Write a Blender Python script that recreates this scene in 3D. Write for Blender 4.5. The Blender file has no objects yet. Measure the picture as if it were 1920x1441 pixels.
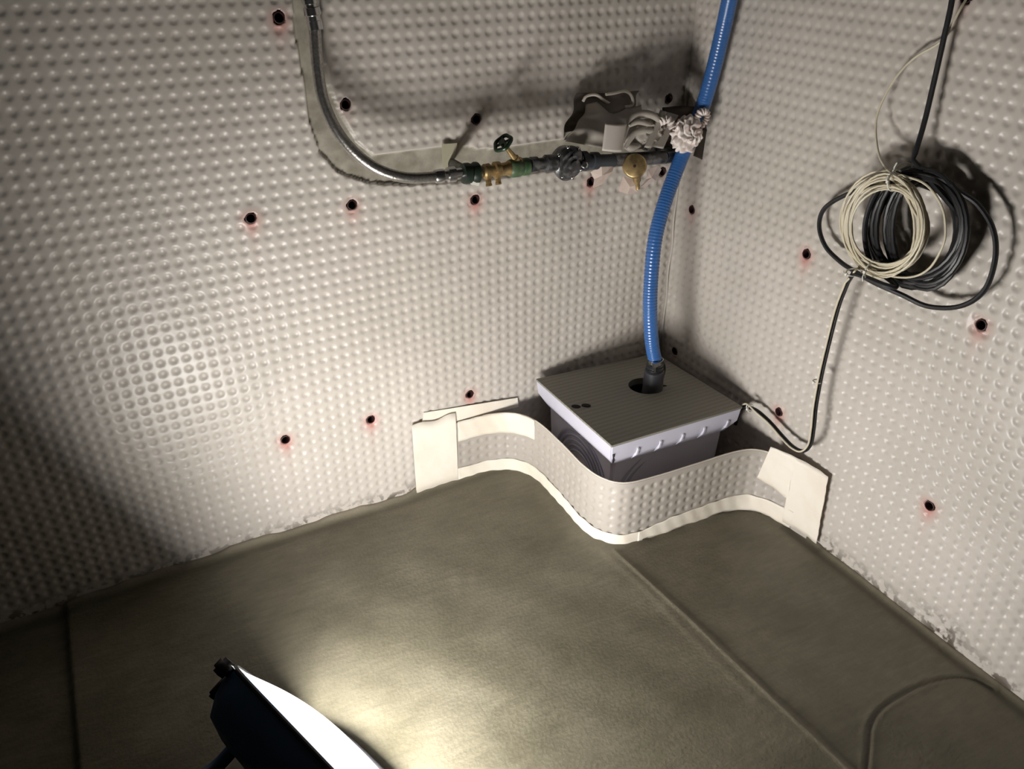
import bpy, bmesh, math, random
import numpy as np
from mathutils import Vector, Matrix, noise
random.seed(4)
SC = bpy.context.scene
# ---------------------------------------------------------------- camera
FPX = 1500.0
PITCH = math.atan(868/1500)
TH = math.radians(28.457)
CAM = np.array([-1.45552, -1.71993, 1.4])
cT, sT, cP, sP = math.cos(TH), math.sin(TH), math.cos(PITCH), math.sin(PITCH)
RIGHT = np.array([cT, -sT, 0]); FWD = np.array([cP*sT, cP*cT, -sP]); UP = np.array([sP*sT, sP*cT, cP])
cam_data = bpy.data.cameras.new('camera'); cam = bpy.data.objects.new('camera', cam_data)
SC.collection.objects.link(cam)
cam_data.sensor_fit = 'HORIZONTAL'; cam_data.sensor_width = 36; cam_data.lens = FPX/1920*36
cam_data.clip_start = 0.02
cam.matrix_world = Matrix([[RIGHT[0], UP[0], -FWD[0], CAM[0]], [RIGHT[1], UP[1], -FWD[1], CAM[1]],
                           [RIGHT[2], UP[2], -FWD[2], CAM[2]], [0, 0, 0, 1]])
SC.camera = cam
# ---------------------------------------------------------------- world, exposure, lamp strength
w = bpy.data.worlds.new('cellar'); SC.world = w; w.use_nodes = True
w.node_tree.nodes['Background'].inputs[0].default_value = (1.0, 0.9, 0.78, 1)
w.node_tree.nodes['Background'].inputs[1].default_value = 0.008
LAMP_EMIT = 124.0
SC.view_settings.view_transform = 'Standard'; SC.view_settings.look = 'None'
SC.view_settings.gamma = 1; SC.view_settings.use_curve_mapping = False
SC.view_settings.exposure = 0.0

# ---------------------------------------------------------------- measuring: a photo point on a real plane
def ray(px, py): return RIGHT*(px-960) + FWD*FPX - UP*(py-720.5)
def on(axis, val, px, py):
    d = ray(px, py); k = (val-CAM[axis])/d[axis]; return CAM + k*d
def FL(px, py, z=0.0): return on(2, z, px, py)
def LW(px, py, y=0.0): return on(1, y, px, py)
def RW(px, py, x=0.0): return on(0, x, px, py)
V = lambda p: Vector((float(p[0]), float(p[1]), float(p[2])))

# ---------------------------------------------------------------- materials
def mat(name, col, rough=.6, metal=0., spec=.5, n=None, bump=0., bscale=80., emit=None, trans=0., alpha=1.):
    m = bpy.data.materials.new(name); m.use_nodes = True
    nt = m.node_tree; b = nt.nodes['Principled BSDF']
    b.inputs['Base Color'].default_value = (*col, 1); b.inputs['Roughness'].default_value = rough
    b.inputs['Metallic'].default_value = metal; b.inputs['Specular IOR Level'].default_value = spec
    if trans: b.inputs['Transmission Weight'].default_value = trans
    if emit: b.inputs['Emission Color'].default_value = (*emit[:3], 1); b.inputs['Emission Strength'].default_value = emit[3]
    tc = nt.nodes.new('ShaderNodeTexCoord')
    if n:      # colour mottling: (scale, second colour, contrast low, high)
        t = nt.nodes.new('ShaderNodeTexNoise'); t.inputs['Scale'].default_value = n[0]; t.inputs['Detail'].default_value = 6
        nt.links.new(tc.outputs['Object'], t.inputs['Vector'])
        r = nt.nodes.new('ShaderNodeValToRGB'); r.color_ramp.elements[0].position = n[2]; r.color_ramp.elements[1].position = n[3]
        r.color_ramp.elements[0].color = (*col, 1); r.color_ramp.elements[1].color = (*n[1], 1)
        nt.links.new(t.outputs[0], r.inputs[0]); nt.links.new(r.outputs[0], b.inputs['Base Color'])
    if bump:
        t2 = nt.nodes.new('ShaderNodeTexNoise'); t2.inputs['Scale'].default_value = bscale; t2.inputs['Detail'].default_value = 5
        nt.links.new(tc.outputs['Object'], t2.inputs['Vector'])
        bp = nt.nodes.new('ShaderNodeBump'); bp.inputs['Strength'].default_value = bump; bp.inputs['Distance'].default_value = .002
        nt.links.new(t2.outputs[0], bp.inputs['Height']); nt.links.new(bp.outputs[0], b.inputs['Normal'])
    return m

def membrane_mat(name):
    """dimpled plastic sheet; the 'marks' attribute carries brick dust (R), bare concrete (G), cement splash (B)"""
    m = bpy.data.materials.new(name); m.use_nodes = True
    nt = m.node_tree; b = nt.nodes['Principled BSDF']; L = nt.links.new
    b.inputs['Roughness'].default_value = .36; b.inputs['Specular IOR Level'].default_value = .4
    tc = nt.nodes.new('ShaderNodeTexCoord')
    at = nt.nodes.new('ShaderNodeAttribute'); at.attribute_name = 'marks'
    sp = nt.nodes.new('ShaderNodeSeparateColor'); L(at.outputs['Color'], sp.inputs[0])
    t = nt.nodes.new('ShaderNodeTexNoise'); t.inputs['Scale'].default_value = 3.2; t.inputs['Detail'].default_value = 7
    L(tc.outputs['Object'], t.inputs['Vector'])
    r = nt.nodes.new('ShaderNodeValToRGB')
    r.color_ramp.elements[0].position = .3; r.color_ramp.elements[1].position = .72
    r.color_ramp.elements[0].color = (.50, .462, .415, 1); r.color_ramp.elements[1].color = (.60, .55, .505, 1)
    L(t.outputs[0], r.inputs[0])
    def mix(fac, a, col):
        x = nt.nodes.new('ShaderNodeMix'); x.data_type = 'RGBA'
        L(fac, x.inputs[0]); L(a, x.inputs[6]); x.inputs[7].default_value = (*col, 1); return x.outputs[2]
    def mul(a, bb):
        x = nt.nodes.new('ShaderNodeMath'); x.operation = 'MULTIPLY'; L(a, x.inputs[0])
        if isinstance(bb, float): x.inputs[1].default_value = bb
        else: L(bb, x.inputs[1])
        return x.outputs[0]
    t3 = nt.nodes.new('ShaderNodeTexNoise'); t3.inputs['Scale'].default_value = 120; t3.inputs['Detail'].default_value = 4
    L(tc.outputs['Object'], t3.inputs['Vector'])
    t4 = nt.nodes.new('ShaderNodeTexNoise'); t4.inputs['Scale'].default_value = 42; t4.inputs['Detail'].default_value = 6
    L(tc.outputs['Object'], t4.inputs['Vector'])
    sr = nt.nodes.new('ShaderNodeValToRGB'); sr.color_ramp.elements[0].position = .48; sr.color_ramp.elements[1].position = .56
    L(t4.outputs[0], sr.inputs[0])
    c = mix(mul(sp.outputs[0], .8), r.outputs[0], (.55, .20, .17))
    c = mix(mul(sp.outputs[2], sr.outputs[0]), c, (.10, .08, .06))
    cr = nt.nodes.new('ShaderNodeValToRGB'); cr.color_ramp.elements[0].color = (.27, .25, .20, 1); cr.color_ramp.elements[1].color = (.42, .39, .33, 1)
    cr.color_ramp.elements[0].position = .35; cr.color_ramp.elements[1].position = .7
    L(t4.outputs[0], cr.inputs[0])
    x = nt.nodes.new('ShaderNodeMix'); x.data_type = 'RGBA'; L(sp.outputs[1], x.inputs[0]); L(c, x.inputs[6]); L(cr.outputs[0], x.inputs[7])
    L(x.outputs[2], b.inputs['Base Color'])
    bp = nt.nodes.new('ShaderNodeBump'); bp.inputs['Strength'].default_value = .25; bp.inputs['Distance'].default_value = .0012
    L(t3.outputs[0], bp.inputs['Height']); L(bp.outputs[0], b.inputs['Normal'])
    return m

def floor_mat():
    m = bpy.data.materials.new('screed'); m.use_nodes = True
    nt = m.node_tree; b = nt.nodes['Principled BSDF']; L = nt.links.new
    tc = nt.nodes.new('ShaderNodeTexCoord')
    at = nt.nodes.new('ShaderNodeAttribute'); at.attribute_name = 'marks'
    sp = nt.nodes.new('ShaderNodeSeparateColor'); L(at.outputs['Color'], sp.inputs[0])
    t = nt.nodes.new('ShaderNodeTexNoise'); t.inputs['Scale'].default_value = 5; t.inputs['Detail'].default_value = 9; t.inputs['Roughness'].default_value = .62
    L(tc.outputs['Object'], t.inputs['Vector'])
    r = nt.nodes.new('ShaderNodeValToRGB')
    e = r.color_ramp.elements; e[0].position = .32; e[1].position = .70
    e[0].color = (.125, .114, .076, 1); e[1].color = (.225, .204, .147, 1)
    L(t.outputs[0], r.inputs[0])
    mp = nt.nodes.new('ShaderNodeMapping'); mp.inputs['Rotation'].default_value = (0, 0, .5); mp.inputs['Scale'].default_value = (6, 26, 6)
    L(tc.outputs['Object'], mp.inputs['Vector'])
    t2 = nt.nodes.new('ShaderNodeTexNoise'); t2.inputs['Scale'].default_value = 2.6; t2.inputs['Detail'].default_value = 8; t2.inputs['Roughness'].default_value = .7
    L(mp.outputs[0], t2.inputs['Vector'])
    x = nt.nodes.new('ShaderNodeMix'); x.data_type = 'RGBA'; x.blend_type = 'OVERLAY'; x.inputs[0].default_value = .45
    L(r.outputs[0], x.inputs[6]); L(t2.outputs[0], x.inputs[7])
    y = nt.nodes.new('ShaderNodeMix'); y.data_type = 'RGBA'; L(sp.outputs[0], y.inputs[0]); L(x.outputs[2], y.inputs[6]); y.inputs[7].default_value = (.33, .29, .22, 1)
    z = nt.nodes.new('ShaderNodeMix'); z.data_type = 'RGBA'; L(sp.outputs[1], z.inputs[0]); L(y.outputs[2], z.inputs[6]); z.inputs[7].default_value = (.075, .064, .044, 1)
    L(z.outputs[2], b.inputs['Base Color'])
    mr = nt.nodes.new('ShaderNodeMapRange'); mr.inputs['To Min'].default_value = .38; mr.inputs['To Max'].default_value = .6
    L(t.outputs[0], mr.inputs[0]); L(mr.outputs[0], b.inputs['Roughness'])
    t3 = nt.nodes.new('ShaderNodeTexNoise'); t3.inputs['Scale'].default_value = 130; t3.inputs['Detail'].default_value = 4
    L(tc.outputs['Object'], t3.inputs['Vector'])
    ad = nt.nodes.new('ShaderNodeMath'); ad.operation = 'ADD'; L(t2.outputs[0], ad.inputs[0]); L(t3.outputs[0], ad.inputs[1])
    bp = nt.nodes.new('ShaderNodeBump'); bp.inputs['Strength'].default_value = .35; bp.inputs['Distance'].default_value = .003
    L(ad.outputs[0], bp.inputs['Height']); L(bp.outputs[0], b.inputs['Normal'])
    return m

M_MEM = membrane_mat('membrane'); M_STRIP = membrane_mat('translucent membrane')
_nt = M_STRIP.node_tree; _b = _nt.nodes['Principled BSDF']; _t = _nt.nodes.new('ShaderNodeBsdfTranslucent'); _m = _nt.nodes.new('ShaderNodeMixShader')
_t.inputs['Color'].default_value = (.8, .75, .68, 1); _m.inputs[0].default_value = .25
_nt.links.new(_b.outputs[0], _m.inputs[1]); _nt.links.new(_t.outputs[0], _m.inputs[2]); _nt.links.new(_m.outputs[0], _nt.nodes['Material Output'].inputs['Surface'])
M_FLOOR = floor_mat()
M_TAPE = mat('cream tape', (.86, .80, .70), .5, n=(9, (.78, .70, .59), .4, .75), bump=.3, bscale=60)
M_HOLE = mat('plug', (.028, .006, .006), .6)
M_HOLEIN = mat('plug bore', (.004, .002, .002), .9)
M_BLUE = mat('blue hose plastic', (.035, .125, .36), .28, spec=.6)
M_BOX = mat('lilac grey plastic', (.60, .59, .69), .36, bump=.08, bscale=40)
M_LIDTOP = mat('lid', (.30, .28, .235), .6)
M_BLACK = mat('black plastic', (.012, .013, .016), .4)
M_DARK = mat('dark rubber', (.02, .02, .022), .55)
M_PUMP = mat('dark grey pump plastic', (.045, .045, .055), .45)
M_CABLE = mat('black cable', (.012, .012, .014), .45)
M_WIRE = mat('cream wire', (.66, .60, .46), .45)
M_TIE = mat('white nylon', (.75, .74, .68), .4)
M_STEEL = mat('steel', (.6, .6, .6), .25, metal=1)
M_BRAID = mat('braided steel', (.46, .44, .42), .3, metal=.9, n=(200, (.34, .33, .31), .4, .6), bump=.25, bscale=260)
M_BRASS = mat('brass', (.50, .36, .17), .38, metal=.8, n=(60, (.26, .18, .09), .4, .65))
M_CAST = mat('cast iron', (.05, .05, .052), .3, metal=.5, n=(50, (.16, .16, .165), .45, .6), bump=.5, bscale=70)
M_GREEN = mat('green paint', (.03, .075, .03), .45, n=(60, (.10, .14, .075), .4, .7))
M_DGREEN = mat('dark green enamel', (.008, .03, .012), .35)
M_GREYFILM = mat('grey plastic film', (.42, .385, .34), .5, n=(12, (.33, .30, .265), .4, .7), bump=.3, bscale=30)
M_BAG = mat('crumpled white film', (.82, .75, .71), .35, n=(40, (.62, .50, .46), .45, .68), bump=.4, bscale=70)
M_BROWN = mat('dark brown cloth', (.05, .036, .026), .8, bump=.5, bscale=120)
M_LAMPBLUE = mat('navy lamp plastic', (.03, .07, .15), .45)
M_LENS = mat('lit diffuser', (.9, .9, .9), .5, emit=(1.0, .965, .91, LAMP_EMIT))
M_BEZEL = mat('grey bezel', (.45, .46, .47), .3)

# lid: fine grooves running across it
def groove(m, ang, sc, strength):
    nt = m.node_tree; b = nt.nodes['Principled BSDF']; L = nt.links.new
    tc = nt.nodes.new('ShaderNodeTexCoord'); mp = nt.nodes.new('ShaderNodeMapping'); mp.inputs['Rotation'].default_value = (0, 0, ang)
    L(tc.outputs['Object'], mp.inputs['Vector'])
    wv = nt.nodes.new('ShaderNodeTexWave'); wv.wave_type = 'BANDS'; wv.bands_direction = 'Y'; wv.inputs['Scale'].default_value = sc
    wv.inputs['Distortion'].default_value = .6; wv.inputs['Detail'].default_value = 3; wv.inputs['Detail Scale'].default_value = 2
    L(mp.outputs[0], wv.inputs['Vector'])
    bp = nt.nodes.new('ShaderNodeBump'); bp.inputs['Strength'].default_value = strength; bp.inputs['Distance'].default_value = .0015
    L(wv.outputs['Fac'], bp.inputs['Height']); L(bp.outputs[0], b.inputs['Normal'])
    r = nt.nodes.new('ShaderNodeValToRGB'); r.color_ramp.elements[0].color = (.22, .21, .18, 1); r.color_ramp.elements[1].color = (.27, .255, .22, 1)
    L(wv.outputs['Fac'], r.inputs[0]); L(r.outputs[0], b.inputs['Base Color'])
groove(M_LIDTOP, 0.0, 20, .25)

# ---------------------------------------------------------------- object helpers
def link(name, me, m=None, parent=None, smooth=True):
    o = bpy.data.objects.new(name, me); SC.collection.objects.link(o)
    if m: me.materials.append(m)
    if smooth: me.polygons.foreach_set('use_smooth', [True]*len(me.polygons))
    if parent: o.parent = parent
    return o
def tag(o, label=None, cat=None, group=None, kind=None):
    for k, v in (('label', label), ('category', cat), ('group', group), ('kind', kind)):
        if v: o[k] = v
    return o
class MB:
    def __init__(s): s.v = []; s.f = []
    def add(s, vs, fs):
        n = len(s.v); s.v += [tuple(float(c) for c in p) for p in vs]; s.f += [tuple(i+n for i in f) for f in fs]; return s
    def box(s, c, size, rot=None):
        hx, hy, hz = [q/2 for q in size]
        P = [Vector((x, y, z)) for x in (-hx, hx) for y in (-hy, hy) for z in (-hz, hz)]
        if rot: P = [rot @ p for p in P]
        return s.add([p+Vector(c) for p in P], [(0, 1, 3, 2), (4, 6, 7, 5), (0, 4, 5, 1), (2, 3, 7, 6), (0, 2, 6, 4), (1, 5, 7, 3)])
    def prism(s, poly, n, d):     # polygon of 3D points pushed along n by d (both caps)
        n = Vector(n).normalized()*d; k = len(poly); P = [Vector(p) for p in poly]
        s.add(P+[p+n for p in P], [tuple(range(k-1, -1, -1)), tuple(range(k, 2*k))]+[(i, (i+1) % k, k+(i+1) % k, k+i) for i in range(k)])
        return s
    def lathe(s, origin, axis, prof, seg=24, closed=False):   # prof: (distance along the axis, radius)
        o = Vector(origin); a = Vector(axis).normalized(); u = a.orthogonal().normalized(); w_ = a.cross(u)
        vs = []; fs = []
        for (t, r) in prof:
            for k in range(seg):
                q = 2*math.pi*k/seg; vs.append(o+a*t+(u*math.cos(q)+w_*math.sin(q))*r)
        for i in range(len(prof)-1):
            for k in range(seg):
                fs.append((i*seg+k, i*seg+(k+1) % seg, (i+1)*seg+(k+1) % seg, (i+1)*seg+k))
        if not closed:
            fs.append(tuple(range(seg-1, -1, -1))); fs.append(tuple((len(prof)-1)*seg+k for k in range(seg)))
        return s.add(vs, fs)
    def tube(s, pts, r, seg=10, caps=True):
        P = [Vector(p) for p in pts]; n = len(P); R = r if callable(r) else (lambda i: r)
        T = [(P[min(i+1, n-1)]-P[max(i-1, 0)]).normalized() for i in range(n)]
        u = T[0].orthogonal().normalized(); vs = []; fs = []
        for i in range(n):
            u = (u-T[i]*u.dot(T[i])).normalized(); w_ = T[i].cross(u)
            for k in range(seg):
                q = 2*math.pi*k/seg; vs.append(P[i]+(u*math.cos(q)+w_*math.sin(q))*R(i))
        for i in range(n-1):
            for k in range(seg): fs.append((i*seg+k, i*seg+(k+1) % seg, (i+1)*seg+(k+1) % seg, (i+1)*seg+k))
        if caps: fs.append(tuple(range(seg-1, -1, -1))); fs.append(tuple((n-1)*seg+k for k in range(seg)))
        return s.add(vs, fs)
    def grid(s, fn, nu, nv):
        vs = [fn(i/nu, j/nv) for i in range(nu+1) for j in range(nv+1)]
        return s.add(vs, [(i*(nv+1)+j, (i+1)*(nv+1)+j, (i+1)*(nv+1)+j+1, i*(nv+1)+j+1) for i in range(nu) for j in range(nv)])
    def build(s, name, m, parent=None, smooth=True, auto=None, thick=None, bevel=None):
        me = bpy.data.meshes.new(name); me.from_pydata(s.v, [], s.f); me.validate(); me.update()
        bm = bmesh.new(); bm.from_mesh(me); bmesh.ops.recalc_face_normals(bm, faces=bm.faces)
        if bevel:
            bmesh.ops.bevel(bm, geom=[e for e in bm.edges if e.is_manifold and e.calc_face_angle(0) > .6], offset=bevel, segments=2, affect='EDGES')
        if smooth:
            for e in bm.edges:
                if len(e.link_faces) == 2 and e.calc_face_angle(0) > (auto or .7): e.smooth = False
        bm.to_mesh(me); bm.free()
        o = link(name, me, m, parent, smooth)
        if thick:
            md = o.modifiers.new('solid', 'SOLIDIFY'); md.thickness = thick; md.offset = 0
        return o
def empty(name, loc):
    o = bpy.data.objects.new(name, None); SC.collection.objects.link(o); o.location = V(loc) if not isinstance(loc, Vector) else loc
    o.empty_display_size = .02
    return o
def finish(root):      # children are modelled in world space: keep them there under an Empty placed at the thing
    def rec(p):
        for c in list(SC.collection.objects):
            if c.parent == p and c.type == 'MESH': pass
    T = Matrix.Translation(-root.location)
    for c in SC.collection.objects:
        if c.parent == root: c.data.transform(T)
        elif c.parent and c.parent.parent == root: c.data.transform(T)
def spline(pts, n=12):
    P = [np.array(p, float) for p in pts]; P = [2*P[0]-P[1]]+P+[2*P[-1]-P[-2]]; out = []
    for i in range(1, len(P)-2):
        for k in range(n):
            t = k/n
            out.append(.5*((2*P[i])+(-P[i-1]+P[i+1])*t+(2*P[i-1]-5*P[i]+4*P[i+1]-P[i+2])*t*t+(-P[i-1]+3*P[i]-3*P[i+1]+P[i+2])*t**3))
    out.append(P[-2]); return out
def fast_grid(name, X, Y, Z, marks, m, parent=None, flip=False):
    nu, nv = X.shape
    me = bpy.data.meshes.new(name)
    co = np.stack([X, Y, Z], -1).reshape(-1, 3).astype(np.float32)
    i = np.arange(nu-1)[:, None]*nv+np.arange(nv-1)[None]
    q = np.stack([i, i+nv, i+nv+1, i+1] if not flip else [i, i+1, i+nv+1, i+nv], -1).reshape(-1, 4).astype(np.int32)
    me.vertices.add(len(co)); me.vertices.foreach_set('co', co.ravel())
    me.loops.add(q.size); me.loops.foreach_set('vertex_index', q.ravel())
    me.polygons.add(len(q)); me.polygons.foreach_set('loop_start', np.arange(0, q.size, 4, dtype=np.int32))
    me.polygons.foreach_set('use_smooth', np.ones(len(q), bool))
    me.update(calc_edges=True)
    if marks is not None:
        a = me.attributes.new('marks', 'FLOAT_COLOR', 'POINT')
        full = np.concatenate([marks.reshape(-1, 3), np.ones((len(co), 1))], 1).astype(np.float32)
        a.data.foreach_set('color', full.ravel())
    me.materials.append(m)
    o = bpy.data.objects.new(name, me); SC.collection.objects.link(o)
    if parent: o.parent = parent
    return o

# ---------------------------------------------------------------- the dimpled membrane on both walls
P_ = .0272
def dimples(U, Z, u0, z0, pitch=P_, depth=.0031, ro=.35, ri=.17):
    du = (U-u0)/pitch; dz = (Z-z0)/pitch
    d = np.hypot(du-np.round(du), dz-np.round(dz))
    t = np.clip((ro-d)/(ro-ri), 0, 1); return depth*t*t*(3-2*t)
def inside(U, Z, poly):
    r = np.zeros(U.shape, bool); n = len(poly)
    for i in range(n):
        x1, y1 = poly[i]; x2, y2 = poly[(i+1) % n]
        c_ = ((y1 > Z) != (y2 > Z)) & (U < (x2-x1)*(Z-y1)/((y2-y1) or 1e-9)+x1); r ^= c_
    return r
def wav(U, Z, s=0.):
    return .0020*np.sin(U*7.1+s+1.3*np.sin(Z*3.1))+.0016*np.sin(Z*8.3+2*s+U*2.1)+.0009*np.sin(U*19+Z*13+s)
def wall(name, umin, u0, z0, holes, cut, splash, seed):
    us = np.arange(umin, 1e-6, P_/8); us[-1] = 0; zs = np.arange(-.01, 1.62, P_/8)
    U, Z = np.meshgrid(us, zs, indexing='ij')
    D = dimples(U, Z, u0, z0); dust = np.zeros(U.shape); W = wav(U, Z, seed)*np.clip(Z/.30, .12, 1)
    edge = np.clip(-U/.06, 0, 1)
    for (hu, hz, rr, spread) in holes:
        r = np.hypot(U-hu, Z-hz)
        D = np.where(r < .0165, 0, D); D = np.where(r < rr*1.02, .03, D)
        W = np.where(r < .03, W*np.clip((r-.014)/.016, 0, 1), W)
        zz = np.where(Z < hz, .65, 1.3)
        dust += spread*np.exp(-((U-hu)**2+((Z-hz)*zz)**2)/.019**2)
        dust += .35*spread*np.exp(-((U-hu)/.012)**2)*np.clip((hz-Z)/.02, 0, 1)*np.exp(-(hz-Z)/.05)*(Z < hz)
    C_ = inside(U, Z, cut) if cut else np.zeros(U.shape, bool)
    D = D*np.clip((Z-.014)/.022, 0, 1)
    D = np.where(C_, .009+.001*np.sin(U*90)*np.sin(Z*70), D)
    sp = np.clip(1-Z/.05, 0, 1)*.9
    for (su, sw, sh) in splash: sp = np.maximum(sp, np.exp(-((U-su)/sw)**2)*np.clip(1-Z/sh, 0, 1)*1.3)
    depth = D-W*edge
    marks = np.stack([np.clip(dust, 0, 1), C_*1., np.clip(sp, 0, 1)], -1)
    return U, Z, depth, marks

hl_px = [(523, 33, .9), (648, 196, .25), (893, 223, .2), (1254, 185, .1), (470, 409, .9), (660, 384, .7), (891, 374, 1), (1108, 341, .9), (1242, 322, .2),
         (535, 824, 1), (695, 786, 1), (881, 739, 1)]
hr_px = [(1297, 393, .5), (1265, 658, .2), (1512, 476, 1), (1840, 609, .8), (1460, 772, 1), (1743, 948, 1), (1812, -6, .3)]
HL = [(*LW(x, y)[[0, 2]], .0108, s) for x, y, s in hl_px]
HR = [(*RW(x, y)[[1, 2]], .0108, s) for x, y, s in hr_px]
cut = [tuple(LW(x, y)[[0, 2]]) for x, y in ((546, -60), (548, 0), (553, 60), (571, 160), (581, 230), (600, 285), (632, 322), (690, 343), (760, 347), (830, 344), (900, 340), (1010, 322), (1100, 318),
        (1250, 300), (1262, 240), (1060, 236), (1058, 262), (980, 272), (900, 281), (855, 268), (826, 275), (700, 291), (668, 262), (640, 215), (618, 160), (606, 90), (603, 0), (600, -60))]
a0 = LW(77, 50); b0 = RW(1590, 60)
U, Z, D, MK = wall('wall_left', -2.12, a0[0], a0[2], HL, cut, [(-.9, .05, .04), (-1.15, .02, .05)], .4)
wl = fast_grid('wall_left', U, D, Z, MK, M_MEM, flip=True); tag(wl, kind='structure')
U, Z, D, MK = wall('wall_right', -1.62, b0[1], b0[2], HR, None, [(-.735, .02, .06), (-1.06, .07, .085), (-.9, .05, .03), (-1.2, .05, .05)], 1.9)
wr = fast_grid('wall_right', D, U, Z, MK, M_MEM, flip=False); tag(wr, kind='structure')

# plugs: small dark cups set in drill holes through the sheet, parts of their wall
def plug(p, n, parent):
    n = Vector(n)
    m = MB().lathe(V(p), n, [(-.022, .0002), (-.022, .0085), (.0004, .0085), (.0016, .0094), (.0012, .0112), (-.004, .0116), (-.024, .0112), (-.0242, .0002)], 20, closed=True)
    return m.build('wall_plug', M_HOLE, parent)
for h in HL: plug((h[0], 0, h[1]), (0, -1, 0), wl)
for h in HR: plug((0, h[0], h[1]), (-1, 0, 0), wr)

# ---------------------------------------------------------------- floor
def seg_dist(X, Y, pts):
    d = np.full(X.shape, 9.)
    for (x1, y1), (x2, y2) in zip(pts[:-1], pts[1:]):
        L2 = (x2-x1)**2+(y2-y1)**2; t = np.clip(((X-x1)*(x2-x1)+(Y-y1)*(y2-y1))/L2, 0, 1)
        d = np.minimum(d, np.hypot(X-x1-t*(x2-x1), Y-y1-t*(y2-y1)))
    return d
STRIP_PX = [(700, 945), (780, 925), (870, 895), (930, 882), (980, 885), (1010, 900), (1050, 945), (1090, 990), (1120, 1012), (1155, 1023), (1215, 1008), (1290, 983), (1360, 958), (1400, 953), (1440, 968), (1490, 1000), (1535, 1025)]
ctrl = [(-.835, -.006), (-.76, -.006), (-.683, -.007), (-.60, -.014), (-.535, -.045), (-.503, -.115), (-.5, -.24), (-.503, -.345), (-.49, -.415), (-.452, -.456),
        (-.372, -.469), (-.245, -.476), (-.125, -.482), (-.066, -.502), (-.032, -.555), (-.014, -.62), (-.008, -.66), (-.007, -.705)]
SP = [(p[0], p[1]) for p in spline([(a, b, 0) for a, b in ctrl], 14)]
fx = np.arange(-2.15, .012, .0042); fy = np.arange(-1.62, .012, .0042)
X, Y = np.meshgrid(fx, fy, indexing='ij')
hN = .0012*np.sin(X*9+Y*4)+.001*np.sin(Y*13-X*6)+.0005*np.sin(X*37+Y*29)
ridge = [(p[0], p[1]) for p in (FL(1150, 1030), FL(1225, 1098), FL(1300, 1165), FL(1450, 1310), FL(1590, 1441), FL(1700, 1545))]
dr = seg_dist(X, Y, ridge)
side = np.where(X > np.interp(Y, [r[1] for r in ridge][::-1], [r[0] for r in ridge][::-1]), 1., 0.)*(Y < -.47)
hN += .0022*np.exp(-(dr/.0042)**2) - .0025*np.clip(dr/.012, 0, 1)*side
ridge2 = [(x-.028+.006*math.sin(i*2), y) for i, (x, y) in enumerate(ridge[:4])]
dr2 = seg_dist(X, Y, ridge2); hN += .0007*np.exp(-(dr2/.010)**2)
crack = [(p[0], p[1]) for p in spline([FL(*q) for q in ((1622, 1470), (1628, 1400), (1634, 1355), (1660, 1320), (1720, 1285), (1780, 1268), (1820, 1270), (1860, 1290))], 6)]
dc = seg_dist(X, Y, crack); hN -= .0035*np.exp(-(dc/.004)**2); hN += .0012*np.exp(-((dc-.009)/.005)**2)
seam = [(p[0], p[1]) for p in (FL(130, 1145), FL(140, 1250), FL(124, 1441))]
dsm = seg_dist(X, Y, seam); hN -= .012*np.clip(((-1.725)-X)/.01, 0, 1)
# cement left standing against the walls and the sheet
wob = .5+.5*np.sin(X*23+np.sin(X*51))*np.sin(Y*27+1.3+np.sin(Y*61))
left = (X < -.50); 
hN += left*.016*(.5+.5*wob)*np.exp(-(np.abs(Y)/.014)**2)
hN += (Y < -.50)*.011*(.4+.6*wob)*np.exp(-(np.abs(X)/.011)**2)
ds = seg_dist(X, Y, SP[::6]+[SP[-1]])
hN += .009*(.3+.7*wob)*np.exp(-(ds/.013)**2)
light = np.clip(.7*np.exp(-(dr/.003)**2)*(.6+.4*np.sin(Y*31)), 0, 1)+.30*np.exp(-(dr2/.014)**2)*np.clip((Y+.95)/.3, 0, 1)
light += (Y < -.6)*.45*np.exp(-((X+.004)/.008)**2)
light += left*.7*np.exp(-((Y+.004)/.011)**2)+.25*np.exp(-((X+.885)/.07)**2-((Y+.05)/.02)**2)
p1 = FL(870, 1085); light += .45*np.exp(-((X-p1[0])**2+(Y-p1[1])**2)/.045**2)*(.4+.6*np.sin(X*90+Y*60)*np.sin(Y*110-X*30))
dark_tone = .75*np.exp(-(dc/.0035)**2)+.45*np.exp(-((ds-.012)/.012)**2)+.6*(Y < -.6)*np.exp(-((X+.026)/.012)**2)+.35*left*np.exp(-((Y+.03)/.012)**2)  # darker colour along the crack, strip foot and walls, and beyond the ridge
dark_tone += .16*side*np.clip((dr-.0)/.03, 0, 1)+.16*inside(X, Y, crack+[(0.01, crack[-1][1]), (0.01, -1.5), (crack[0][0], -1.5)])
fl = fast_grid('floor', X, Y, hN, np.stack([np.clip(light, 0, 1), np.clip(dark_tone, 0, 1), 0*X], -1), M_FLOOR, flip=False); tag(fl, kind='structure')

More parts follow.
